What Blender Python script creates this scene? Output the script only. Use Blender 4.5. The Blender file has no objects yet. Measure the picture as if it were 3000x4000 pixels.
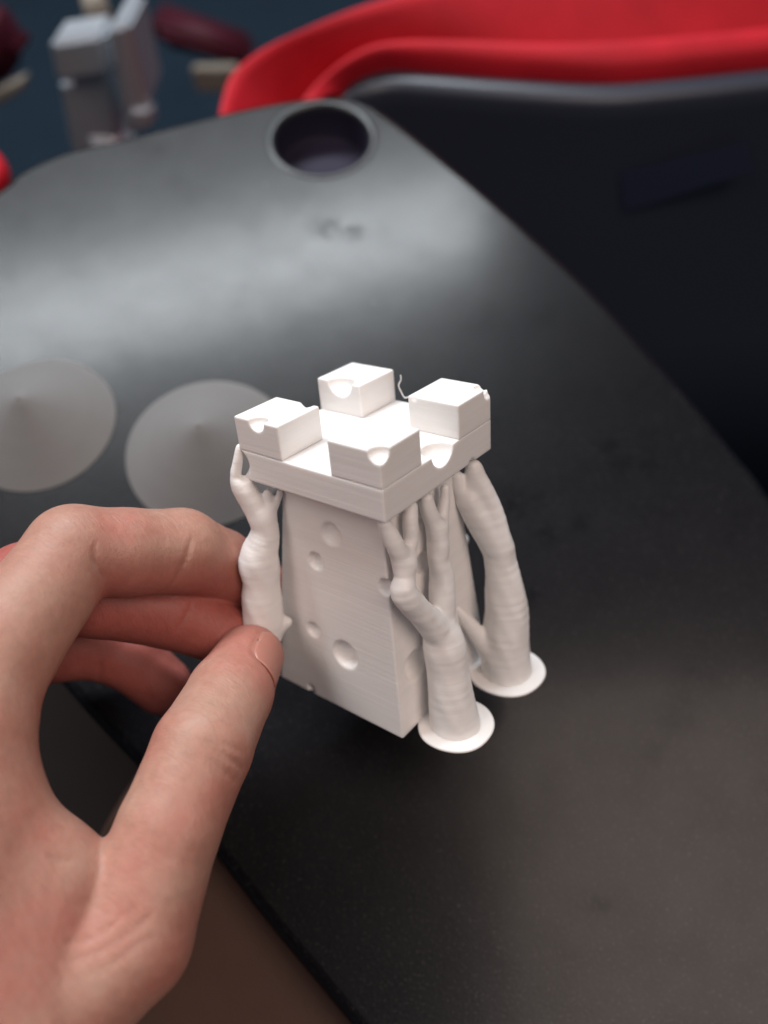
import bpy, bmesh, math, random
import numpy as np
from mathutils import Matrix, Vector

# ------------------------------------------------------------------ camera, world, lamps, exposure
U = 0.0009                      # metres per modelling unit (all lengths below are in these units)
scene = bpy.context.scene
C = scene.collection
cd = bpy.data.cameras.new('camera')
cam = bpy.data.objects.new('camera', cd); C.objects.link(cam)
cam.location = (0, 0, 260*U)
cam.rotation_euler = (math.radians(90-66), 0, 0)
cd.sensor_fit = 'VERTICAL'; cd.sensor_height = 34.63; cd.lens = 26.0
cd.clip_start = 0.01; cd.clip_end = 60
cd.dof.use_dof = True; cd.dof.focus_distance = 186*U; cd.dof.aperture_fstop = 6.2; cd.dof.aperture_blades = 0
scene.camera = cam

world = bpy.data.worlds.new('World'); scene.world = world; world.use_nodes = True
bg = world.node_tree.nodes['Background']
bg.inputs['Color'].default_value = (0.58, 0.66, 0.86, 1); bg.inputs['Strength'].default_value = 0.095

def area(name, loc, target, size, size_y, power, color, along=(1, 0, 0)):
    """rectangular lamp facing target, its long side laid along the given direction"""
    l = bpy.data.lights.new(name, 'AREA'); l.shape = 'RECTANGLE'
    l.size = size*U; l.size_y = size_y*U; l.energy = power; l.color = color
    o = bpy.data.objects.new(name, l); C.objects.link(o)
    z = (Vector(loc)-Vector(target)).normalized(); x = Vector(along); x = (x-z*x.dot(z)).normalized(); y = z.cross(x)
    o.matrix_world = Matrix.Translation(Vector(loc)*U) @ Matrix((x, y, z)).transposed().to_4x4()
    return o
# long ceiling lamp ahead, seen mirrored in the table; warm ceiling lamp overhead, and a side fill added to balance it
area('ceiling_lamp_ahead', (-400, 1300, 1248), (0, 180, 0), 1380, 210, 34.0, (0.91, 0.965, 1.0), (987, 237, -78))
area('ceiling_lamp_above', (540, -90, 1150), (540, -90, 0), 680, 760, 7.4, (1.0, 0.81, 0.70))
area('added_fill_side', (-880, 40, 1150), (-880, 40, 0), 560, 760, 5.6, (1.0, 0.87, 0.80))

scene.view_settings.view_transform = 'Standard'; scene.view_settings.look = 'None'
scene.view_settings.exposure = 0.0; scene.view_settings.gamma = 1.0
scene.view_settings.use_curve_mapping = False
scene.render.engine = 'CYCLES'
scene.render.resolution_x = 768; scene.render.resolution_y = 1024

# ------------------------------------------------------------------ materials
def mat(name, color, rough=0.5, spec=0.5, metal=0.0, sss=0.0, sss_r=(1, .4, .25), sss_s=0.002):
    m = bpy.data.materials.new(name); m.use_nodes = True
    b = m.node_tree.nodes['Principled BSDF']
    b.inputs['Base Color'].default_value = (*color, 1); b.inputs['Roughness'].default_value = rough
    b.inputs['Specular IOR Level'].default_value = spec; b.inputs['Metallic'].default_value = metal
    if sss:
        b.inputs['Subsurface Weight'].default_value = sss
        b.inputs['Subsurface Radius'].default_value = sss_r; b.inputs['Subsurface Scale'].default_value = sss_s
    return m, m.node_tree, b
def node(nt, t, **kw):
    n = nt.nodes.new(t)
    for k, v in kw.items():
        if k in n.inputs.keys(): n.inputs[k].default_value = v
        else: setattr(n, k, v)
    return n
def coords(nt, scale=(1, 1, 1)):
    tc = node(nt, 'ShaderNodeTexCoord'); mp = node(nt, 'ShaderNodeMapping'); mp.inputs['Scale'].default_value = scale
    nt.links.new(tc.outputs['Object'], mp.inputs['Vector']); return mp.outputs['Vector']
def noise(nt, vec, scale, detail=4.0, rough=0.55, dist=0.0):
    n = node(nt, 'ShaderNodeTexNoise'); n.inputs['Scale'].default_value = scale; n.inputs['Detail'].default_value = detail
    n.inputs['Roughness'].default_value = rough; n.inputs['Distortion'].default_value = dist
    nt.links.new(vec, n.inputs['Vector']); return n.outputs['Fac']
def ramp(nt, fac, stops):
    r = node(nt, 'ShaderNodeValToRGB'); e = r.color_ramp.elements
    while len(e) < len(stops): e.new(0.5)
    for el, (p, c) in zip(e, stops):
        el.position = p; el.color = (*c, 1) if len(c) == 3 else c
    nt.links.new(fac, r.inputs['Fac']); return r.outputs['Color']
def bump(nt, b, height, strength, dist, prev=None):
    n = node(nt, 'ShaderNodeBump'); n.inputs['Strength'].default_value = strength; n.inputs['Distance'].default_value = dist
    nt.links.new(height, n.inputs['Height'])
    if prev is not None: nt.links.new(prev, n.inputs['Normal'])
    nt.links.new(n.outputs['Normal'], b.inputs['Normal']); return n.outputs['Normal']
def g(v): return (v, v, v)

def plastic_print(name, color, rough):
    m, nt, b = mat(name, color, rough, 0.4, 0, 0.25, (1, .85, .7), 0.0012)
    v = coords(nt, (12, 12, 1/U))            # bands run round the print, one per layer
    f = noise(nt, v, 1.6, 2.0, 0.6)
    v2 = coords(nt, (1/U/30, 1/U/30, 1/U/3))
    f2 = noise(nt, v2, 1.0, 3.0, 0.6)
    col = ramp(nt, f2, [(0.25, tuple(c*0.95 for c in color)), (0.7, tuple(min(1, c*1.03) for c in color))])
    nt.links.new(col, b.inputs['Base Color'])
    n1 = bump(nt, b, f, 0.20, 0.00028)
    vf = coords(nt)
    bump(nt, b, noise(nt, vf, 2600, 3), 0.06, 0.0002, n1)
    return m
M_PRINT = plastic_print('printed_white_plastic', (0.82, 0.80, 0.785), 0.46)
M_CONE = plastic_print('printed_grey_plastic', (0.158, 0.153, 0.151), 0.65)

def skin_mat():
    m, nt, b = mat('skin', (0.56, 0.30, 0.215), 0.5, 0.32, 0, 0.42, (1.0, 0.30, 0.16), 0.0024)
    v = coords(nt)
    big = noise(nt, v, 60, 4, 0.6); fine = noise(nt, v, 520, 5, 0.65)
    c1 = ramp(nt, big, [(0.28, (0.410, 0.165, 0.126)), (0.48, (0.415, 0.206, 0.156)), (0.70, (0.425, 0.250, 0.188))])
    at = node(nt, 'ShaderNodeAttribute', attribute_name='flush_shade')
    mf = node(nt, 'ShaderNodeMix', data_type='RGBA')          # flush of fingertips and curled fingers, with their deep red shade painted in
    nt.links.new(at.outputs['Fac'], mf.inputs['Factor']); nt.links.new(c1, mf.inputs['A']); mf.inputs['B'].default_value = (0.38, 0.110, 0.090, 1)
    c2 = ramp(nt, fine, [(0.3, g(0.80)), (0.7, g(1.0))])
    mx = node(nt, 'ShaderNodeMix', data_type='RGBA', blend_type='MULTIPLY'); mx.inputs['Factor'].default_value = 0.7
    nt.links.new(mf.outputs['Result'], mx.inputs['A']); nt.links.new(c2, mx.inputs['B'])
    nt.links.new(mx.outputs['Result'], b.inputs['Base Color'])
    # fine skin lines running across the finger: noise stretched crosswise to the thumb's length
    def dot(ax):
        d = node(nt, 'ShaderNodeVectorMath', operation='DOT_PRODUCT'); nt.links.new(v, d.inputs[0]); d.inputs[1].default_value = ax; return d.outputs['Value']
    cmb = node(nt, 'ShaderNodeCombineXYZ')
    ta = Vector((0.42, 0.62, -0.66)).normalized(); tb = ta.cross(Vector((0.3, -0.4, 0.87))).normalized(); tc_ = ta.cross(tb)
    for k, (ax, sc) in enumerate(((ta, 1.0), (tb, 0.22), (tc_, 0.3))):
        mu = node(nt, 'ShaderNodeMath', operation='MULTIPLY'); nt.links.new(dot(ax), mu.inputs[0]); mu.inputs[1].default_value = sc; nt.links.new(mu.outputs[0], cmb.inputs[k])
    ln = noise(nt, cmb.outputs[0], 1050, 4, 0.62, 0.5)
    n1 = bump(nt, b, ln, 0.48, 0.00045)
    vo = node(nt, 'ShaderNodeTexVoronoi', feature='DISTANCE_TO_EDGE'); vo.inputs['Scale'].default_value = 1100; nt.links.new(v, vo.inputs['Vector'])
    lines = ramp(nt, vo.outputs['Distance'], [(0.0, g(0.0)), (0.15, g(1.0))])
    n2 = bump(nt, b, lines, 0.16, 0.00015, n1)
    bump(nt, b, noise(nt, v, 160, 3), 0.14, 0.0009, n2)
    rr = ramp(nt, fine, [(0.3, g(0.40)), (0.75, g(0.60))]); nt.links.new(rr, b.inputs['Roughness'])
    return m
M_SKIN = skin_mat()
M_NAIL, nt, b = mat('finger_nail', (0.42, 0.175, 0.135), 0.36, 0.5, 0, 0.5, (1, .35, .25), 0.0025)
bump(nt, b, noise(nt, coords(nt), 500, 2), 0.1, 0.0002)

HOLE = [-29.4, 308.6, 0.0]
SMUDGES = [(87.0,143.2,0.0,5.0),(90.9,136.2,0.0,4.5),(48.7,119.7,0.0,6.0),(60.0,105.8,0.0,4.5),(72.3,110.4,0.0,4.0),(100.3,134.2,0.0,3.5),(-25.5,253.6,0.0,7.0),(-14.2,251.5,0.0,5.0),(52.3,82.9,0.0,3.5)]
def table_mat():
    m, nt, b = mat('satin_black_plastic', (0.006, 0.006, 0.008), 0.34, 0.13)
    v = coords(nt)
    smudge = noise(nt, v, 14, 5, 0.6, 0.8); mid = noise(nt, v, 70, 5, 0.7, 0.6); speck = noise(nt, v, 1100, 2, 0.5)
    dust = ramp(nt, speck, [(0.58, (0.005, 0.005, 0.0065)), (0.78, (0.028, 0.025, 0.026))])
    vo = node(nt, 'ShaderNodeTexVoronoi', feature='F1'); vo.inputs['Scale'].default_value = 95; vo.inputs['Randomness'].default_value = 1; nt.links.new(v, vo.inputs['Vector'])
    dots = ramp(nt, vo.outputs['Distance'], [(0.018, g(1)), (0.034, g(0))])
    keep = ramp(nt, noise(nt, v, 31, 2), [(0.56, g(0)), (0.60, g(1))])
    dk = node(nt, 'ShaderNodeMath', operation='MULTIPLY'); nt.links.new(dots, dk.inputs[0]); nt.links.new(keep, dk.inputs[1])
    mc = node(nt, 'ShaderNodeMix', data_type='RGBA'); nt.links.new(dk.outputs[0], mc.inputs['Factor']); nt.links.new(dust, mc.inputs['A']); mc.inputs['B'].default_value = (0.20, 0.19, 0.18, 1)
    nt.links.new(mc.outputs['Result'], b.inputs['Base Color'])      # sparse crumbs of dust
    ma = node(nt, 'ShaderNodeMath', operation='MULTIPLY_ADD'); nt.links.new(smudge, ma.inputs[0]); ma.inputs[1].default_value = 0.65; nt.links.new(mid, ma.inputs[2])
    rr = ramp(nt, ma.outputs[0], [(0.55, g(0.32)), (0.80, g(0.345)), (1.05, g(0.375))]); nt.links.new(rr, b.inputs['Roughness'])
    # greasy finger marks dull the gloss in patches: faint everywhere, plain at a few spots
    marks = noise(nt, v, 58, 5, 0.6, 0.2); edge = noise(nt, v, 330, 4, 0.65)
    clean = None
    for x, y, z, r in SMUDGES:
        d = node(nt, 'ShaderNodeVectorMath', operation='DISTANCE'); nt.links.new(v, d.inputs[0]); d.inputs[1].default_value = ((x-HOLE[0])*U, (y-HOLE[1])*U, 14*U)
        q = node(nt, 'ShaderNodeMath', operation='MULTIPLY_ADD'); nt.links.new(d.outputs['Value'], q.inputs[0]); q.inputs[1].default_value = 0.24/(r*U); nt.links.new(edge, q.inputs[2])
        if clean is None: clean = q.outputs[0]
        else:
            mn = node(nt, 'ShaderNodeMath', operation='MINIMUM'); nt.links.new(clean, mn.inputs[0]); nt.links.new(q.outputs[0], mn.inputs[1]); clean = mn.outputs[0]
    cl = ramp(nt, clean, [(0.50, g(0.5)), (0.82, g(1.0))])
    def dull(fac, stops, sock):
        c = ramp(nt, fac, stops); mu = node(nt, 'ShaderNodeMath', operation='MULTIPLY'); nt.links.new(c, mu.inputs[0]); nt.links.new(cl, mu.inputs[1]); nt.links.new(mu.outputs[0], b.inputs[sock])
    dull(marks, [(0.28, g(0.085)), (0.40, g(0.105)), (0.68, g(0.12))], 'Specular IOR Level')
    dull(marks, [(0.28, g(0.19)), (0.40, g(0.235)), (0.68, g(0.27))], 'Coat Weight')
    b.inputs['Coat Roughness'].default_value = 0.18; b.inputs['Coat IOR'].default_value = 1.45
    n1 = bump(nt, b, noise(nt, v, 950, 3, 0.7), 0.34, 0.00035)
    bump(nt, b, mid, 0.03, 0.002, n1)
    return m
M_TABLE = table_mat()
M_SHELL, nt, b = mat('seat_shell_plastic', (0.022, 0.027, 0.042), 0.40, 0.5)
bump(nt, b, noise(nt, coords(nt), 700, 2), 0.1, 0.0003)
M_RIM, nt, b = mat('cup_rim_plastic', (0.014, 0.015, 0.018), 0.36, 0.4)
M_BLUE_REFL, nt, b = mat('painted_blue_reflection', (0.018, 0.023, 0.046), 0.42, 0.45)  # faint blue reflection on the shell, painted as a navy colour
M_HOLE, nt, b = mat('cup_recess_plastic', (0.020, 0.017, 0.034), 0.6, 0.12)
def cloth(name, c, rough=0.7, sc=1800, st=0.25):
    m, nt, b = mat(name, c, rough, 0.2)
    v = coords(nt)
    col = ramp(nt, noise(nt, v, 25, 4), [(0.3, tuple(x*0.85 for x in c)), (0.7, tuple(x*1.1 for x in c))]); nt.links.new(col, b.inputs['Base Color'])
    bump(nt, b, noise(nt, v, sc, 2), st, 0.0004); return m
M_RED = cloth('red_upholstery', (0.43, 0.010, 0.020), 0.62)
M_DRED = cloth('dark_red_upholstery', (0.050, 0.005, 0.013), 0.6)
M_FLOOR = cloth('blue_carpet', (0.006, 0.016, 0.028), 0.9, 900, 0.5)
M_BROWN = cloth('brown_leatherette', (0.092, 0.050, 0.038), 0.5, 1200, 0.3)
M_DARK = cloth('shade_dark_upholstery', (0.014, 0.009, 0.008), 0.7, 1500, 0.3)  # shade below the table edge is put into this near-black colour
M_WOOD = cloth('beige_laminate', (0.20, 0.175, 0.145), 0.5, 300, 0.1)
M_ALU, nt, b = mat('cast_aluminium', (0.58, 0.62, 0.67), 0.32, 0.5, 0.6)
bump(nt, b, noise(nt, coords(nt), 300, 3), 0.2, 0.0006)

# ------------------------------------------------------------------ object helpers
def link(name, me, material, parent=None, smooth=True):
    o = bpy.data.objects.new(name, me); C.objects.link(o)
    if material: me.materials.append(material)
    if smooth and len(me.polygons): me.polygons.foreach_set('use_smooth', [True]*len(me.polygons))
    if parent: o.parent = parent
    me.update(); return o
def mesh(name, verts, faces):
    me = bpy.data.meshes.new(name); me.from_pydata([tuple(Vector(v)*U) for v in verts], [], faces); me.update(); return me
def tag(o, label, cat, group=None):
    o['label'] = label; o['category'] = cat
    if group: o['group'] = group
    return o
def empty(name, loc=(0, 0, 0)):
    o = bpy.data.objects.new(name, None); C.objects.link(o); o.location = Vector(loc)*U
    o.empty_display_size = 0.01; return o
def catmull(pts, n=8, closed=False):
    P = [np.array(p, float) for p in pts]; m = len(P); out = []
    rng = m if closed else m-1
    for i in range(rng):
        if closed: a, b_, c_, d = P[(i-1) % m], P[i], P[(i+1) % m], P[(i+2) % m]
        else: a, b_, c_, d = P[max(i-1, 0)], P[i], P[i+1], P[min(i+2, m-1)]
        for k in range(n):
            t = k/n
            out.append(0.5*((2*b_)+(c_-a)*t+(2*a-5*b_+4*c_-d)*t*t+(3*b_-a-3*c_+d)*t**3))
    if not closed: out.append(P[-1])
    return np.array(out)
def slab_rings(outline, profile):
    """outline: closed 2-D polygon; profile: list of (inset, z). Returns stacked rings with caps."""
    P = np.array(outline, float)
    if np.sum(P[:, 0]*np.roll(P[:, 1], -1)-np.roll(P[:, 0], -1)*P[:, 1]) < 0: P = P[::-1]
    t = np.roll(P, -1, 0)-np.roll(P, 1, 0); t /= np.linalg.norm(t, axis=1)[:, None]
    nrm = np.stack([-t[:, 1], t[:, 0]], 1)          # inward
    V = []; F = []; n = len(P)
    for ins, z in profile:
        for p, q in zip(P, nrm): V.append((p[0]+q[0]*ins, p[1]+q[1]*ins, z))
    for r in range(len(profile)-1):
        for i in range(n):
            j = (i+1) % n; F.append((r*n+i, (r+1)*n+i, (r+1)*n+j, r*n+j))
    F.append(tuple(range(n))); F.append(tuple(range(len(profile)*n-1, (len(profile)-1)*n-1, -1)))
    return V, F
def round_profile(zt, zb, r, steps=6):
    pr = [(r*(1-math.sin(a)), zt-r*(1-math.cos(a))) for a in [math.pi/2*k/steps for k in range(steps+1)]]
    pr += [(r*(1-math.sin(a)), zb+r*(1-math.cos(a))) for a in [math.pi/2*(1-k/steps) for k in range(steps+1)]]
    return pr
def lathe(profile, n=96):
    V = []; F = []
    for r, z in profile:
        for i in range(n): a = 2*math.pi*i/n; V.append((r*math.cos(a), r*math.sin(a), z))
    for k in range(len(profile)-1):
        for i in range(n): j = (i+1) % n; F.append((k*n+i, k*n+j, (k+1)*n+j, (k+1)*n+i))
    return V, F
def tube(path, rad, n=14):
    P = np.array(path, float); V = []; F = []
    up = np.array([0.13, 0.21, 0.97])
    for i in range(len(P)):
        t = P[min(i+1, len(P)-1)]-P[max(i-1, 0)]; t = t/np.linalg.norm(t)
        s = np.cross(t, up); s /= np.linalg.norm(s); w = np.cross(s, t)
        r = rad[i] if hasattr(rad, '__len__') else rad
        for k in range(n): a = 2*math.pi*k/n; V.append(P[i]+r*(math.cos(a)*s+math.sin(a)*w))
    for i in range(len(P)-1):
        for k in range(n): F.append((i*n+k, i*n+(k+1) % n, (i+1)*n+(k+1) % n, (i+1)*n+k))
    F.append(tuple(range(n-1, -1, -1))); F.append(tuple(range((len(P)-1)*n, len(P)*n)))
    return V, F

# ---- implicit surfaces: distance fields turned into a mesh by surface nets
def smin(a, b_, k):
    hh = np.clip(0.5+0.5*(b_-a)/k, 0, 1); return b_*(1-hh)+a*hh-k*hh*(1-hh)
def seg(P, a, b_):
    a4 = np.array(a, np.float32); b4 = np.array(b_, np.float32)
    ba = b4[:3]-a4[:3]; pa = P-a4[:3]
    t = np.clip((pa@ba)/max(1e-9, float(ba@ba)), 0, 1)
    q = pa-t[..., None]*ba
    return np.sqrt((q*q).sum(-1))-(a4[3]+(b4[3]-a4[3])*t)
def block(P):
    q = P.reshape(-1, 3); c = (q.min(0)+q.max(0))/2; return c, float(np.linalg.norm((q.max(0)-q.min(0))/2))
def near(P, pairs, k):
    """drop the segments that cannot matter inside this block"""
    c, R = block(P); d = [float(seg(c, a, b_)) for a, b_ in pairs]; m = min(d)
    return [p for p, v in zip(pairs, d) if v-R <= m+R+2*k+1]
def chain(P, pts, k):
    d = None
    for a, b_ in near(P, list(zip(pts[:-1], pts[1:])), k):
        s = seg(P, a, b_); d = s if d is None else smin(d, s, k)
    return d
def grid(lo, hi, h):
    ax = [np.arange(l, u+h, h, dtype=np.float32) for l, u in zip(lo, hi)]
    return np.stack(np.meshgrid(*ax, indexing='ij'), -1)
def field(fn, lo, hi, h, B=18):
    """evaluate fn on the grid, only in the blocks the surface can pass through"""
    ax = [np.arange(l, u+h, h, dtype=np.float32) for l, u in zip(lo, hi)]
    nb = [(len(a)+B-1)//B for a in ax]
    ctr = [np.array([a[k*B:(k+1)*B].mean() for k in range(m)], np.float32) for a, m in zip(ax, nb)]
    D = fn(np.stack(np.meshgrid(*ctr, indexing='ij'), -1)); lim = h*B*0.87*1.3+2.0
    F = np.empty([len(a) for a in ax], np.float32)
    for i in range(nb[0]):
        for j in range(nb[1]):
            for k in range(nb[2]):
                sl_ = tuple(slice(q*B, (q+1)*B) for q in (i, j, k))
                if abs(D[i, j, k]) > lim: F[sl_] = D[i, j, k]
                else: F[sl_] = fn(np.stack(np.meshgrid(*[a[t] for a, t in zip(ax, sl_)], indexing='ij'), -1))
    return F
def surface_nets(F, lo, h):
    ins = F < 0; nx, ny, nz = F.shape
    cnt = np.zeros((nx-1, ny-1, nz-1), np.int8)
    offs = [(i, j, k) for i in (0, 1) for j in (0, 1) for k in (0, 1)]
    for i, j, k in offs: cnt += ins[i:nx-1+i, j:ny-1+j, k:nz-1+k]
    act = (cnt > 0) & (cnt < 8); idx = np.argwhere(act)
    ids = np.full(act.shape, -1, np.int64); ids[act] = np.arange(len(idx))
    acc = np.zeros((len(idx), 3)); num = np.zeros(len(idx))
    for a in offs:
        for d in range(3):
            if a[d]: continue
            b_ = list(a); b_[d] = 1
            fa = F[idx[:, 0]+a[0], idx[:, 1]+a[1], idx[:, 2]+a[2]]; fb = F[idx[:, 0]+b_[0], idx[:, 1]+b_[1], idx[:, 2]+b_[2]]
            cr = (fa < 0) != (fb < 0); t = np.where(cr, fa/np.where(cr, fa-fb, 1), 0)
            p = np.tile(np.array(a, float), (len(idx), 1)); p[:, d] += t
            acc += p*cr[:, None]; num += cr
    V = (idx+acc/num[:, None])*h+np.array(lo)
    faces = []
    for d in range(3):
        e, f_ = (d+1) % 3, (d+2) % 3
        sl0 = [slice(None)]*3; sl1 = [slice(None)]*3; sl0[d] = slice(0, -1); sl1[d] = slice(1, None)
        A = ins[tuple(sl0)]; B = ins[tuple(sl1)]; ch = np.argwhere(A != B)
        lim = np.array(ids.shape)
        ok = (ch[:, e] > 0) & (ch[:, f_] > 0) & (ch[:, e] < lim[e]) & (ch[:, f_] < lim[f_]); ch = ch[ok]
        def cid(de, df):
            q = ch.copy(); q[:, e] -= de; q[:, f_] -= df; return ids[q[:, 0], q[:, 1], q[:, 2]]
        quad = np.stack([cid(1, 1), cid(0, 1), cid(0, 0), cid(1, 0)], 1)
        flip = ~A[ch[:, 0], ch[:, 1], ch[:, 2]]; quad[flip] = quad[flip][:, ::-1]
        faces.append(quad)
    return V, np.concatenate(faces)
def net_mesh(name, fn, lo, hi, h):
    V, Q = surface_nets(field(fn, lo, hi, h), np.array(lo, float), h)
    me = bpy.data.meshes.new(name); n = len(Q)
    me.vertices.add(len(V)); me.vertices.foreach_set('co', (V*U).astype(np.float32).ravel())
    me.loops.add(n*4); me.loops.foreach_set('vertex_index', Q.astype(np.int32).ravel())
    me.polygons.add(n); me.polygons.foreach_set('loop_start', np.arange(0, n*4, 4, dtype=np.int32))
    me.polygons.foreach_set('loop_total', np.full(n, 4, np.int32))
    me.update(calc_edges=True); me.validate(); return me

# ------------------------------------------------------------------ setting
fl = link('floor', mesh('floor', [(-4000, -3000, -520), (4000, -3000, -520), (4000, 5000, -520), (-4000, 5000, -520)], [(0, 1, 2, 3)]), M_FLOOR)
fl['kind'] = 'structure'

# ------------------------------------------------------------------ tray table
TABLE = [(-242.2,220.6),(-195.6,257.4),(-175.3,279.1),(-170.5,287.2),(-161.3,295.1),(-147.6,303.1),(-116.4,313.8),(-80.2,327.3),(-51.7,335.6),(-29.3,339.2),(-15.7,338.2),(-5.5,333.1),(4.6,323.5),(15.5,311.7),(36.4,287.7),(56.1,263.7),(74.7,239.6),(92.1,215.6),(108.1,189.6),(123.0,165.2),(136.6,140.2),(144.1,125.5),(165.0,70.0),(178.0,10.0),(180.0,-70.0),(165.0,-140.0),(140.0,-170.0),(112.0,-166.0),(85.0,-140.0),(-10.5,-44.2),(-37.4,-17.1),(-52.8,-0.6),(-73.8,19.7),(-96.2,39.8),(-108.9,52.0),(-134.1,76.1),(-176.2,115.0),(-223.0,156.7)]
outline = catmull(TABLE, 6, True)
tt = tag(empty('tray_table', (HOLE[0], HOLE[1], -14)), 'dark satin plastic tray table with a round cup recess in its corner', 'table')
def tloc(V): return [(v[0]-HOLE[0], v[1]-HOLE[1], v[2]+14) for v in V]
V, F = slab_rings(outline, [(4.5, 0), (3.2, -0.25), (2.0, -0.9), (0.9, -1.9), (0.25, -3.2), (0, -5), (0, -10), (1, -12.5), (4, -14)])
me = mesh('table_top', tloc(V), F); top = link('table_top', me, M_TABLE, tt)
cyl_v, cyl_f = lathe([(0.01, -20), (24.6, -20), (24.6, 20), (0.01, 20)], 96)
cm = mesh('cutter', cyl_v, cyl_f); co = link('cutter', cm, None)
bmx = bmesh.new(); bmx.from_mesh(cm); bmesh.ops.remove_doubles(bmx, verts=bmx.verts, dist=0.02*U); bmesh.ops.recalc_face_normals(bmx, faces=bmx.faces); bmx.to_mesh(cm); bmx.free()
bmx = bmesh.new(); bmx.from_mesh(me); bmesh.ops.recalc_face_normals(bmx, faces=bmx.faces); bmx.to_mesh(me); bmx.free()
co.location = Vector((HOLE[0], HOLE[1], 0))*U
md = top.modifiers.new('hole', 'BOOLEAN'); md.object = co; md.operation = 'DIFFERENCE'; md.solver = 'EXACT'
bpy.context.view_layer.update()
dg = bpy.context.evaluated_depsgraph_get()
nm = bpy.data.meshes.new_from_object(top.evaluated_get(dg)); top.modifiers.clear(); top.data = nm; nm.name = 'table_top'
bpy.data.objects.remove(co)
nm.polygons.foreach_set('use_smooth', [abs(p.normal.z) < 0.999 for p in nm.polygons])
V, F = lathe([(22.05, 12.2), (21.8, 10), (21.4, -2.0), (20.6, -3.0), (19, -3.3), (0.2, -3.3)])
link('cup_recess', mesh('cup_recess', V, F), M_HOLE, tt)
V, F = lathe([(26.2, 14.02), (25.6, 14.35), (24.8, 14.6), (23.8, 14.5), (22.9, 14.0), (22.3, 13.2), (22.0, 12.0)])
link('cup_rim', mesh('cup_rim', V, F), M_RIM, tt)

# ------------------------------------------------------------------ cones on the table
CONES = [(-134.7,153.7,29.8),(-67.1,141.4,31.8)]
CH = [19.0, 20.0]
for (x, y, r), hgt, lab in zip(CONES, CH, ('shallow pale grey printed cone on the table, away from the tower',
                                         'shallow pale grey printed cone on the table, behind the tower')):
    prof = [(0.02, hgt), (0.35, hgt-0.12), (0.8, hgt-0.55)]
    prof += [(r*t, hgt*(1-t)+0.18) for t in [0.05+0.94*k/16 for k in range(17)]]
    prof += [(r*0.996, 0.28), (r, 0.16), (r, 0.06), (r-0.05, 0.03), (r-0.3, 0.03), (0.02, 0.03)]
    V, F = lathe(prof, 128)
    V = [(v[0]*(1+0.008*math.sin(3*math.atan2(v[1], v[0]))), v[1], v[2]) for v in V]
    c = link('printed_cone', mesh('printed_cone', V, F), M_CONE); c.location = Vector((x, y, 0.05))*U
    tag(c, lab, 'cone', 'printed roof cones on the table')

# ------------------------------------------------------------------ printed tower
A, HB, HH, CB, DB, NN, MW = 22.5, 17.2, 84.0, 20.9, 15.5, 8.8, 14.8
CR = [(-6.5,-17.4,-39.3,2.5),(-9.2,-19.3,-61.5,2.4),(2.0,-20.0,-65.0,4.2),(-0.6,-19.4,-29.5,4.4),(16.5,-17.9,-39.2,2.4),(-12.0,-21.3,-82.6,1.5),(-26.3,-22.5,-86.3,2.6),(-21.4,-21.0,-63.7,2.6),(18.1,-3.0,-39.7,3.0),(21.2,-11.7,-65.9,4.8),(17.6,-2.6,-28.7,2.2),(-14.8,-21.9,-0.0,2.6),(-11.6,-8.4,1.1,2.4),(-14.6,7.4,0.3,4.3),(21.7,-21.5,-0.3,2.6),(21.5,0.7,-8.2,4.6),(9.5,6.7,0.0,1.6),(20.6,21.0,0.0,1.8),(23.8,21.3,-1.0,2.4),(-11.2,4.3,-7.4,2.6),(9.2,-14.0,0.2,1.0),(-23.6,-23.6,-12.6,3.9),(23.5,13.3,-18.1,2.3)]
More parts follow.
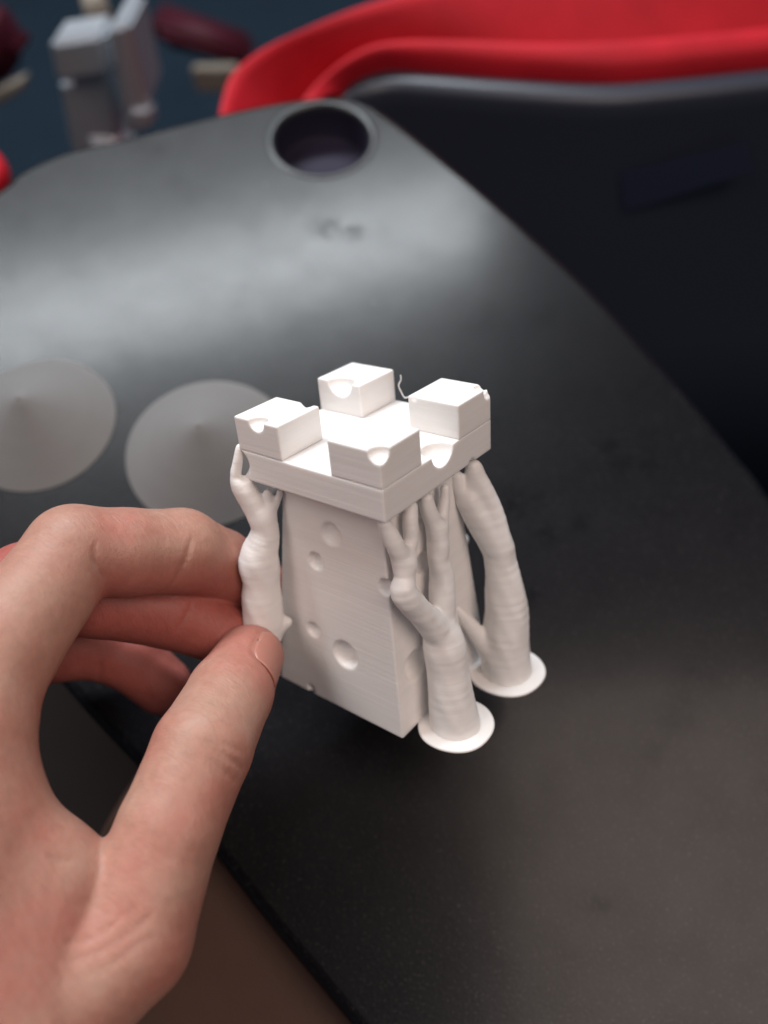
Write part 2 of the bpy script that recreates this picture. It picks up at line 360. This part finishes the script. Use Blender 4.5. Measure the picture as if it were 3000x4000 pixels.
SUP = [
[[(29.6,-8.8,-84.0,6.4),(28.1,-8.4,-75.2,5.7),(26.9,-7.4,-67.5,5.2),(25.7,-6.9,-60.7,5.3),(25.2,-6.4,-57.4,4.5)],
  [(25.2,-6.5,-57.7,4.2),(23.7,-12.0,-48.3,3.2),(22.1,-17.1,-39.1,3.1),(21.5,-15.9,-35.4,2.5),(21.0,-14.9,-32.2,2.6)],
  [(21.0,-14.9,-32.2,2.3),(19.8,-17.0,-25.1,2.1),(18.9,-18.7,-19.9,1.5)],
  [(20.9,-14.3,-31.9,1.9),(20.3,-11.1,-28.0,1.8),(19.6,-9.8,-23.8,1.9),(19.0,-8.5,-20.5,1.6)],
  [(25.2,-6.2,-57.6,3.0),(23.8,-4.4,-49.0,3.2),(22.7,-2.4,-42.7,3.0),(21.9,-2.5,-37.6,2.4),(21.4,-1.5,-34.7,2.7),(20.6,-0.6,-30.0,2.6)],
  [(20.6,-1.0,-29.8,2.1),(19.7,-2.3,-24.5,1.9),(19.1,-2.4,-21.1,1.6)],
  [(20.7,0.3,-30.5,1.8),(20.0,3.7,-26.3,1.3),(19.3,5.4,-21.8,1.1)]],
[[(30.2,17.2,-84.0,6.9),(29.2,17.9,-75.2,6.5),(28.9,19.3,-66.8,5.9),(27.9,20.0,-57.7,5.1),(26.4,20.2,-49.1,4.1),(25.5,20.1,-44.9,4.0),(21.8,18.1,-36.3,3.9),(19.2,16.6,-30.6,3.2)],
  [(19.0,16.4,-30.3,2.4),(17.0,15.2,-26.8,1.8),(16.4,15.2,-23.5,1.6)],
  [(19.7,17.1,-30.4,2.6),(19.5,17.8,-25.6,2.1),(19.3,18.5,-21.2,1.9)],
  [(25.8,20.5,-44.3,3.5),(24.5,20.7,-36.8,2.9),(21.7,19.6,-28.2,2.6),(20.1,19.0,-22.6,1.8)],
  [(28.1,16.1,-78.7,4.2),(24.6,13.7,-73.1,2.8),(20.6,11.2,-65.4,1.8),(18.4,9.8,-61.5,1.1)]],
[[(-27.0,-35.1,-84.0,4.9),(-26.0,-34.1,-77.5,4.7),(-23.1,-30.3,-70.2,4.7),(-20.9,-26.8,-60.9,5.2),(-20.8,-25.5,-52.3,5.1),(-20.7,-24.7,-46.7,4.7),(-20.9,-24.1,-41.2,5.1),(-20.5,-23.3,-37.5,4.5),(-19.4,-21.4,-32.1,3.4),(-19.7,-21.1,-27.7,3.1)],
  [(-19.9,-21.4,-28.3,3.1),(-21.6,-22.4,-23.0,2.9),(-23.2,-23.4,-19.1,2.5),(-24.0,-23.9,-16.4,1.5),(-23.5,-22.9,-12.2,1.2),(-23.0,-21.8,-8.6,0.8)],
  [(-22.3,-22.7,-20.2,1.8),(-21.5,-21.4,-16.9,1.1),(-20.7,-20.3,-14.4,1.0)],
  [(-19.0,-20.3,-27.4,1.8),(-18.3,-19.2,-24.5,1.2),(-18.5,-19.1,-21.4,0.9)],
  [(-18.5,-19.7,-26.8,1.0),(-17.0,-18.0,-24.7,0.8),(-16.4,-17.0,-21.8,0.8)],
  [(-20.5,-26.7,-63.3,3.1),(-18.2,-24.1,-60.9,2.0),(-16.4,-22.1,-59.8,1.5)]],
[[(-31.0,31.0,-84.0,5.6),(-30.0,30.5,-66.0,5.0),(-27.0,28.0,-50.0,4.6),(-24.0,24.0,-34.0,3.6),(-21.0,21.0,-24.0,2.6),(-19.0,19.0,-16.0,2.0)],
  [(-28.0,28.0,-52.0,3.6),(-26.0,16.0,-44.0,3.2),(-24.0,6.0,-40.0,3.0)],
  [(-24.0,24.0,-34.0,2.6),(-20.0,14.0,-24.0,2.0),(-19.0,12.0,-16.0,1.6)],
  [(-28.5,29.0,-58.0,3.2),(-10.0,27.0,-52.0,2.8),(10.0,25.0,-50.0,2.6)]]]
ROT = [[0.78815, 0.61087, -0.07521], [-0.45231, 0.65773, 0.60234], [0.41742, -0.44071, 0.79469]]
POS = [-4.99, 101.52, 98.98]
rook = empty('printed_tower', (0, 0, 0))
# origin at the tower's foot
RM = Matrix(ROT)
foot = RM @ Vector((0, 0, -HH)) + Vector(POS)
rook.matrix_world = Matrix.Translation(foot*U) @ RM.to_4x4()
tag(rook, 'white printed castle tower with craters, square battlements and branching supports, held in the hand', 'figurine')
LIFT = np.array([0, 0, HH])
def craters(P, d):
    c, R = block(P)
    for x, y, z, r in CR:
        if math.dist(c, (x, y, z)) > R+r+1.5: continue
        q = P-np.array((x, y, z), np.float32); s = np.sqrt((q*q).sum(-1))-r
        d = np.maximum(d, -s) if False else -smin(-d, s, 0.35)
    return d
def box(P, lo, hi, rr):
    c = (np.array(lo, np.float32)+np.array(hi, np.float32))/2; hf = (np.array(hi, np.float32)-np.array(lo, np.float32))/2-rr
    q = np.abs(P-c)-hf
    return np.sqrt((np.maximum(q, 0)**2).sum(-1))+np.minimum(q.max(-1), 0)-rr
def wob(P):                       # faint unevenness of the printed walls
    return 0.10*np.sin(P[..., 2]*2.9)*np.sin(P[..., 2]*0.71+0.4)
def f_parapet(P):
    d = box(P, (-A, -A, -HB), (A, A, 5), 0.35); d = np.maximum(d, P[..., 2]+NN)
    return craters(P, d)
def f_body(P):
    z = P[..., 2]; s = DB+(CB-DB)*(-HB-z)/(HH-HB)
    ax = np.maximum(P[..., 0]-s, -P[..., 0]-(16.2+0.125*(-HB-z))); ay = np.abs(P[..., 1])-s
    q = np.maximum(np.stack([ax+0.5, ay+0.5], -1), 0); d = np.sqrt((q*q).sum(-1))+np.minimum(np.maximum(ax, ay)+0.5, 0)-0.5
    d = np.maximum(np.maximum(d, z+HB), -HH-z)
    return craters(P, d)
def rp(name, fn, lo, hi, h, parent=rook, material=M_PRINT):
    def g_(P): return fn(P-LIFT.astype(np.float32))
    lo = np.array(lo)+LIFT; hi = np.array(hi)+LIFT
    return link(name, net_mesh(name, g_, lo-0.63*h, hi+1.37*h, h), material, parent)
rp('tower_wall', f_body, (-26, -22, -84.5), (22, 22, -16.5), 0.34)
rp('parapet', f_parapet, (-23, -23, -18), (23, 23, -8), 0.33)
i_ = A-MW
for sx, sy in ((-1, -1), (1, -1), (1, 1), (-1, 1)):
    lo = (min(sx*i_, sx*A), min(sy*i_, sy*A), -NN-3); hi = (max(sx*i_, sx*A), max(sy*i_, sy*A), 0)
    def f_m(P, lo=lo, hi=hi):
        return craters(P, np.maximum(box(P, lo, hi, 0.4), -NN-P[..., 2]))
    rp('merlon', f_m, (lo[0]-.5, lo[1]-.5, -NN-.6), (hi[0]+.5, hi[1]+.5, .6), 0.27)
for branches in SUP:
    branches = [[(*p[:3], p[3]*1.06) for p in catmull(br, 4)] for br in branches]
    allp = np.array([p for br in branches for p in br]); pad = allp[:, 3].max()+1.5
    lo = allp[:, :3].min(0)-pad; hi = allp[:, :3].max(0)+pad
    hi[2] = min(hi[2], 2.0); lo[2] = -HH-0.6
    def f_s(P):
        d = None
        for br in branches:
            s = chain(P, br, 0.03); d = s if d is None else smin(d, s, 1.4)
        z = P[..., 2]
        ripple = 0.03*np.sin(z*2.3)+0.2*np.sin(P[..., 0]*0.9+z*0.6)*np.cos(P[..., 1]*1.1)
        d = np.maximum(d+ripple*0.6, -HH-z)
        hd = box(P, (-A+.25, -A+.25, -HB+.25), (A-.25, A-.25, 5), 0.3)      # stop inside the parapet
        return np.maximum(d, -hd)
    s = rp('support', f_s, lo, hi, 0.34)
    x, y, z, r = branches[0][0]
    V, F = lathe([(0.02, 1.15), (r*1.0, 1.15), (r*1.42, 1.1), (r*1.48, 0.95), (r*1.51, 0.6), (r*1.48, 0.15), (r*1.42, 0), (0.02, 0)], 64)
    V = [(v[0]*(1+0.012*math.sin(5*math.atan2(v[1], v[0])+x))+x, v[1]*(1+0.015*math.sin(4*math.atan2(v[1], v[0])+y))+y, v[2]-0.35) for v in V]
    link('brim', mesh('brim', V, F), M_PRINT, s)
ST = [(-4.0,20.5,-0.5),(-4.0,20.5,-1.8),(-4.9,20.5,-3.5),(-4.1,20.5,-5.4),(-3.1,20.5,-6.7),(-1.7,20.5,-6.2),(-0.6,20.5,-5.6)]
path = catmull(ST, 6)+LIFT
V, F = tube(path, 0.16, 6); link('filament_strand', mesh('filament_strand', V, F), M_PRINT, rook)

# ------------------------------------------------------------------ hand
HAND = {
  'palm': [(-89.1,21.6,94.5,12.5),(-87.0,9.6,91.3,12.0),(-87.0,9.6,91.3,12.0),(-68.9,-6.1,83.2,10.0),(-89.6,-4.6,91.6,19.0),(-74.9,-29.2,82.8,18.0),(-89.1,21.6,94.5,12.5),(-91.8,-31.1,92.9,21.0),(-68.9,-6.1,83.2,10.0),(-74.9,-29.2,82.8,18.0),(-107.1,33.8,80.2,15.0),(-102.0,-33.4,80.9,22.0),(-119.7,26.3,58.3,14.0),(-116.2,-32.2,65.1,21.0),(-127.1,16.4,42.9,13.0),(-129.6,-34.7,49.7,18.0),(-94.9,-35.5,88.8,26.0),(-96.3,-74.2,86.8,27.0),(-96.3,-74.2,86.8,27.0),(-101.3,-142.4,76.2,32.0)],
  'thumb': [(-35.8,47.3,57.8,9.1),(-38.4,36.5,66.1,10.6),(-41.6,22.0,77.1,11.4),(-46.7,5.1,79.5,11.2),(-53.1,-15.8,77.8,13.2),(-68.6,-28.8,80.8,15.5),(-83.2,-38.4,85.3,18.0)],
  'index': [(-36.3,71.2,46.5,8.6),(-45.5,73.3,59.5,9.8),(-52.7,72.1,73.2,10.9),(-63.8,68.5,81.4,10.9),(-74.2,66.1,88.0,11.2),(-83.9,42.1,92.7,12.0),(-89.1,21.6,94.5,12.5)],
  'middle': [(-44.6,55.9,51.7,8.6),(-58.4,60.6,58.2,10.2),(-75.1,61.8,65.3,10.4),(-91.3,62.4,72.1,11.6),(-108.3,39.2,80.4,14.0)],
  'ring': [(-66.4,46.2,27.7,8.6),(-75.1,53.0,32.9,9.2),(-85.0,56.4,37.7,10.0),(-102.7,52.9,47.1,10.8),(-119.7,28.5,59.2,13.0)],
  'pinky': [(-93.6,59.5,20.5,7.2),(-107.3,58.4,22.2,8.0),(-120.4,46.2,28.8,9.0),(-127.1,18.7,43.9,12.0)]}
CREASES = [
  [(-64.7,64.9,98.4,0.4),(-63.0,61.5,99.1,0.6),(-62.7,59.2,97.0,0.6),(-64.4,57.8,90.9,0.6)],
  [(-47.5,71.5,83.9,0.4),(-47.3,67.7,84.3,0.6),(-48.6,64.4,82.9,0.6),(-51.9,61.9,79.6,0.6),(-55.5,61.2,76.0,0.5)],
  [(-50.5,61.0,65.0,0.5),(-50.8,57.0,66.5,0.5),(-53.9,53.8,63.9,0.5)],
  [(-80.6,50.9,42.9,0.6),(-80.6,48.5,41.9,0.5),(-82.3,47.2,38.0,0.5)],
  [(-37.5,23.0,89.6,0.5),(-34.7,20.8,89.7,0.5),(-32.9,18.9,86.7,0.5),(-31.8,17.4,79.5,0.4)],
  [(-35.9,23.8,88.9,0.3),(-32.9,21.8,88.0,0.3),(-31.5,20.5,81.9,0.3)],
  [(-37.2,18.7,87.7,0.3),(-34.7,16.7,86.8,0.3),(-33.2,14.5,80.4,0.3)],
  [(-67.2,-1.4,93.0,0.5),(-62.3,-0.4,95.6,0.6),(-58.7,0.3,95.9,0.6)],
  [(-59.7,-18.7,91.9,0.2),(-54.5,-16.8,93.8,0.2),(-49.5,-14.6,94.8,0.2),(-44.1,-11.3,93.0,0.1)],
  [(-56.2,-20.8,90.9,0.1),(-51.5,-19.3,92.7,0.2),(-47.0,-16.4,92.9,0.2),(-44.1,-14.8,90.3,0.1)],
  [(-61.0,-15.6,93.2,0.1),(-55.8,-14.1,95.0,0.1),(-51.3,-11.1,95.2,0.1),(-48.4,-9.5,92.6,0.1)]]
NAIL = [[-31.8, 45.3, 65.6], [0.743, -0.178, 0.646]]
def f_hand0(P):
    pal = None; pp = HAND['palm']
    for a, b_ in near(P, list(zip(pp[0::2], pp[1::2])), 9.0):
        s = seg(P, a, b_); pal = s if pal is None else smin(pal, s, 9.0)
    d = pal
    for nme, k, kp in (('thumb', 1.2, 3.0), ('index', 1.5, 5.0), ('middle', 1.5, 4.0), ('ring', 1.5, 4.0), ('pinky', 1.5, 4.0)):
        fch = smin(pal, chain(P, HAND[nme], k), kp); d = smin(d, fch, 0.7)
    return d
def grad(P):
    e = 0.15; o = np.eye(3, dtype=np.float32)*e
    gr = np.stack([f_hand0(P+o[i])-f_hand0(P-o[i]) for i in range(3)], -1); return gr/np.linalg.norm(gr, axis=-1, keepdims=True)
def snap(P, it=6):
    P = np.array(P, np.float32)
    for _ in range(it): P = P-f_hand0(P)[..., None]*grad(P)
    return P
# nail frame on the thumb tip
t0 = np.array(HAND['thumb'][0][:3]); t1 = np.array(HAND['thumb'][1][:3])
ax_t = (t0-t1)/np.linalg.norm(t0-t1)
nn_ = np.array(NAIL[1]); nn_ = nn_-ax_t*(nn_@ax_t); nn_ /= np.linalg.norm(nn_); sd = np.cross(ax_t, nn_)
nc = t0+ax_t*-1.5
NW, NL = 6.6, 7.8                                     # half width (arc) and half length
def nail_pt(u, v, out=0.0):
    rad = 8.8; a = u/rad
    base = nc+ax_t*v+(nn_*math.cos(a)+sd*math.sin(a))*(rad+2)
    return base
edge = []
for k in range(25):
    a = math.pi*(1.0+k/24.0)*1.0 - 0.0               # lateral folds and cuticle
    u = NW*np.sign(math.cos(a))*abs(math.cos(a))**0.6; v = NL*np.sign(math.sin(a))*abs(math.sin(a))**0.6
    edge.append(nail_pt(u, v))
edge = [nail_pt(-NW, NL*0.55)]+edge+[nail_pt(NW, NL*0.55)]
edge = snap(edge, 8)
CRS = []
for cr in CREASES:
    q = catmull([c[:3] for c in cr], 6); q = snap(q, 8); k = len(q)
    w = [cr[0][3]*math.sin(math.pi*(0.08+0.84*i/(k-1)))**0.7 for i in range(k)]
    CRS.append(([tuple(p) for p in q], w))
CRS.append(([tuple(p) for p in edge], [0.3]*len(edge)))
def f_hand(P):
    d = f_hand0(P)
    for pts, rad in CRS:
        q = np.array(pts); lo = q.min(0)-4; hi = q.max(0)+4
        m = ((P > lo) & (P < hi)).all(-1)
        if not m.any(): continue
        Pm = P[m]; s = None
        for (a, ra), (b_, rb) in zip(zip(pts[:-1], rad[:-1]), zip(pts[1:], rad[1:])):
            w = seg(Pm, (*a, ra), (*b_, rb)); s = w if s is None else np.minimum(s, w)
        d[m] = -smin(-d[m], s, 0.8)
    return d
allp = np.array([p for v in HAND.values() for p in v]); lo = allp[:, :3].min(0)-38; hi = allp[:, :3].max(0)+38
tagged = [np.array(HAND[k]) for k in HAND]
lo = np.array([(p[:, :3]-p[:, 3:]).min(0) for p in tagged]).min(0)-3; hi = np.array([(p[:, :3]+p[:, 3:]).max(0) for p in tagged]).max(0)+3
hand = link('hand', net_mesh('hand', f_hand, lo, hi, 0.65), M_SKIN)
co_ = np.empty(len(hand.data.vertices)*3, np.float32); hand.data.vertices.foreach_get('co', co_); co_ = co_.reshape(-1, 3)/np.float32(U)
dd = np.minimum(np.minimum(chain(co_, HAND['middle'], 1.5), chain(co_, HAND['ring'], 1.5)), chain(co_, HAND['pinky'], 1.5))
tipd = np.minimum(*[np.linalg.norm(co_-np.array(HAND[k][0][:3], np.float32), axis=1) for k in ('thumb', 'index')])
nv_ = np.empty(len(co_)*3, np.float32); hand.data.vertex_normals.foreach_get('vector', nv_); nv_ = nv_.reshape(-1, 3)
pal_ = np.clip((nv_@np.array((0.0, -0.91, -0.41), np.float32)+0.15)/0.7, 0, 1)      # palm side of the index finger
fl_ = np.maximum(np.maximum(0.75*np.clip(1-chain(co_, HAND['index'][:5], 1.5)/5, 0, 1)*pal_, np.clip(1-dd/5, 0, 1)), 0.6*np.clip(1-(tipd-8)/14, 0, 1))  # flush weight; also paints shade on curled fingers and under the index
at_ = hand.data.attributes.new('flush_shade', 'FLOAT', 'POINT'); at_.data.foreach_set('value', fl_.astype(np.float32))
tag(hand, 'bare left hand gripping the white tower between thumb and fingertips', 'hand')
# nail plate
V = []; F = []; nu, nv = 15, 17
for j in range(nv):
    for i in range(nu):
        v = NL*(-0.97+1.99*j/(nv-1)); uu = -1+2*i/(nu-1)
        wv = NW*0.93*(1-max(0, -v/NL)**4*0.35)*(1-max(0, v/NL)**5*0.25)
        V.append(nail_pt(uu*wv, v-0.8*uu*uu*(1 if v > 0 else -0.6)))
V = snap(V, 8); Gn = grad(V)
cu = np.array([[1-abs(-1+2*i/(nu-1))**3*1.5 for i in range(nu)] for j in range(nv)]).ravel()
V = V+Gn*(0.02+0.22*cu)[:, None]
for j in range(nv-1):
    for i in range(nu-1): F.append((j*nu+i, j*nu+i+1, (j+1)*nu+i+1, (j+1)*nu+i))
nl = link('thumb_nail', mesh('thumb_nail', V, F), M_NAIL, hand)
sm = nl.modifiers.new('thickness', 'SOLIDIFY'); sm.thickness = 0.4*U; sm.offset = -1

# ------------------------------------------------------------------ padded armrest below the table edge
AR = [(-50, 50), (40, -30), (120, -115), (165, -180), (130, -260), (40, -300), (-70, -180), (-110, -60), (-95, 20)]
V, F = slab_rings(catmull(AR, 6, True), round_profile(-24, -110, 16))
ar = link('armrest', mesh('armrest', V, F), M_BROWN); tag(ar, 'dark brown padded armrest running below the edge of the tray table', 'armrest')

OS = [(-520, 420), (-220, 260), (-20, 150), (60, 20), (80, -160), (-60, -330), (-320, -300), (-560, -60), (-640, 200)]
V, F = slab_rings(catmull(OS, 6, True), round_profile(-170, -300, 30))
ow = link('chair_seat', mesh('chair_seat', V, F), M_DARK); tag(ow, 'seat cushion, shade painted in as near black, seen below the table edge through the gap between thumb and fingers', 'seat')

# ------------------------------------------------------------------ seat in front: dark shell, red cushions
RIM = [(-27.8,438.5),(-23.0,450.0),(-11.8,460.0),(6.2,465.3),(36.2,462.2),(80.9,457.0),(140.1,452.6),(185.5,457.0),(249.9,466.6),(326.0,480.1),(454.5,498.5)]
ROLL = [(-56.6,396.5),(-49.4,416.1),(-36.3,438.5),(-17.0,459.7),(5.9,469.7),(49.2,470.5),(106.6,467.9),(164.7,471.4),(241.5,481.6),(314.7,492.9),(440.6,516.1)]
OUTER = [(-96.7,379.8),(-96.5,402.8),(-92.4,426.8),(-77.0,447.6),(-54.9,464.8),(-26.4,484.7),(12.1,505.4),(52.0,526.7),(115.0,548.8),(209.8,558.9),(467.5,579.6)]
seat = tag(empty('auditorium_seat', (150, 560, -520)), 'red upholstered seat with dark plastic back shell beyond the table', 'seat')
SO = np.array((150, 560, -520.))
def sl(V): return [tuple(np.array(v)-SO) for v in V]
rim = catmull(RIM, 6)
n = len(rim); rows = []
for dz, dy in ((-6, 4), (-1, 2), (0, -1), (0.3, -5), (0, -9), (-1.5, -12), (-5, -14.5), (-14, -16.5), (-60, -24), (-200, -70), (-430, -160)):
    rows.append([(p[0], p[1]+dy, -80+dz) for p in rim])
V = [v for r in rows for v in r]; F = [(k*n+i, (k+1)*n+i, (k+1)*n+i+1, k*n+i+1) for k in range(len(rows)-1) for i in range(n-1)]
sh = link('back_shell', mesh('back_shell', sl(V), F), M_SHELL, seat)
link('blue_reflection', mesh('blue_reflection', sl([(162.8,431.6,-130.0),(241.9,435.2,-108.0),(256.8,431.6,-130.0),(173.3,423.4,-160.0)]), [(0, 1, 2, 3)]), M_BLUE_REFL, seat)  # flat quad standing in for the blue reflection
so = sh.modifiers.new('thickness', 'SOLIDIFY'); so.thickness = 3*U; so.offset = -1
roll = catmull(ROLL, 6)
# backrest cushion: rounded roll between the shell rim and the ridge
rows = []
rr_ = [(p[0], p[1]) for p in rim]; ro = [(p[0], p[1]) for p in roll]
for t, z in ((-0.02, -110), (0.0, -86), (0.05, -78), (0.14, -72.5), (0.32, -68.5), (0.6, -66), (0.82, -64.5), (1.0, -64.5), (1.10, -66.5), (1.17, -71), (1.20, -78), (1.22, -95), (1.22, -160)):
    rows.append([(a[0]*(1-t)+b_[0]*t, a[1]*(1-t)+b_[1]*t+2, z) for a, b_ in zip(rr_, ro)])
V = [v for r in rows for v in r]; F = [(k*n+i, (k+1)*n+i, (k+1)*n+i+1, k*n+i+1) for k in range(len(rows)-1) for i in range(n-1)]
link('backrest_cushion', mesh('backrest_cushion', sl(V), F), M_RED, seat)
oc = catmull(OUTER, 6)
rows = []
for t, z in ((-0.1, -150), (0.0, -118), (0.10, -108), (0.3, -94), (0.6, -74), (0.82, -59), (0.92, -54), (0.97, -54), (1.0, -58), (1.02, -70), (1.02, -150), (1.0, -300)):
    rows.append([(a[0]*(1-t)+b_[0]*t, (a[1]+10)*(1-t)+b_[1]*t, z) for a, b_ in zip(ro, oc)])
V = [v for r in rows for v in r]; F = [(k*n+i, (k+1)*n+i, (k+1)*n+i+1, k*n+i+1) for k in range(len(rows)-1) for i in range(n-1)]
link('seat_cushion', mesh('seat_cushion', sl(V), F), M_RED, seat)

# ------------------------------------------------------------------ metal bracket and far seats
def quad_box(q, depth, bev=1.5, dirv=(0, 1, -0.25)):
    q = [np.array(p) for p in q]; d = np.array(dirv)*depth
    bm = bmesh.new(); vs = [bm.verts.new(tuple(Vector(p)*U)) for p in q]+[bm.verts.new(tuple(Vector(p+d)*U)) for p in q]
    for f_ in ((0, 1, 2, 3), (7, 6, 5, 4), (0, 4, 5, 1), (1, 5, 6, 2), (2, 6, 7, 3), (3, 7, 4, 0)): bm.faces.new([vs[i] for i in f_])
    bmesh.ops.recalc_face_normals(bm, faces=bm.faces)
    bmesh.ops.bevel(bm, geom=list(bm.edges), offset=bev*U, segments=2, affect='EDGES')
    me = bpy.data.meshes.new('part'); bm.to_mesh(me); bm.free(); return me
br = tag(empty('metal_bracket'), 'silver cast metal seat bracket standing on the blue floor', 'bracket')
def addq(name, q, depth, m, parent, bev=1.5, smooth=False):
    me = quad_box(q, depth, bev); me.name = name; return link(name, me, m, parent, smooth)
addq('block', [(-253.4,560.0,-124.8),(-208.7,560.0,-118.4),(-213.9,560.0,-153.9),(-261.2,560.0,-161.9)], 40, M_ALU, br, 5)
addq('web', [(-263.9,570.0,-167.4),(-220.7,570.0,-161.3),(-229.1,570.0,-220.2),(-279.2,570.0,-242.3)], 26, M_ALU, br, 4)
addq('flange', [(-195.8,535.0,-97.5),(-179.7,535.0,-94.2),(-184.2,535.0,-161.7),(-211.2,535.0,-190.8)], 60, M_ALU, br, 4)
addq('tab', [(-201.1,532.0,-162.6),(-182.5,532.0,-161.0),(-184.5,532.0,-177.3),(-203.8,532.0,-183.8)], 20, M_ALU, br, 3)
bp = np.array([-230.8, 620.0, -143.6])
V, F = tube([bp+np.array((0, 0, -30)), bp, bp+np.array((0, 0, 14))], [11, 11, 9], 20); link('bolt', mesh('bolt', V, F), M_WOOD, br)
post = np.array([(-263.9,570.0,-167.4),(-220.7,570.0,-161.3),(-229.1,570.0,-220.2),(-279.2,570.0,-242.3)]).mean(0)
V, F = tube([post+np.array((0, 20, -20)), post*np.array((1, 1, 0))+np.array((0, 20, -520))], 22, 20); link('post', mesh('post', V, F), M_ALU, br)
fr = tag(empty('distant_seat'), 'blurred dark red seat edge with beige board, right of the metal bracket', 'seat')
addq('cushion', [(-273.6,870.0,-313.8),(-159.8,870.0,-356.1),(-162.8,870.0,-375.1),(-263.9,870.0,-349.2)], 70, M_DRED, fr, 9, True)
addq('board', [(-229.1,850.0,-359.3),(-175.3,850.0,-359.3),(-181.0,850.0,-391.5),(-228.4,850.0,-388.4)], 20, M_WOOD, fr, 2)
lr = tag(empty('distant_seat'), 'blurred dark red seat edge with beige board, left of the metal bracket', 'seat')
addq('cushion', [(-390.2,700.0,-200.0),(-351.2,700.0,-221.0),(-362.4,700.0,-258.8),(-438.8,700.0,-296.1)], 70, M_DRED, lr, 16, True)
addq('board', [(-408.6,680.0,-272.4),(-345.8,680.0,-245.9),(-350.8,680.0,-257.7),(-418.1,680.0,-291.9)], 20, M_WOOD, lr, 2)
P_ = [(-237.7,372.3,-60.0),(-221.0,351.3,-60.0),(-229.1,333.1,-60.0)]
V, F = tube(catmull([p[:3] for p in P_], 6), 9, 20); k = link('seat_edge', mesh('seat_edge', V, F), M_RED)
tag(k, 'bright red rounded seat edge peeking past the rounded far corner of the tray table', 'seat')
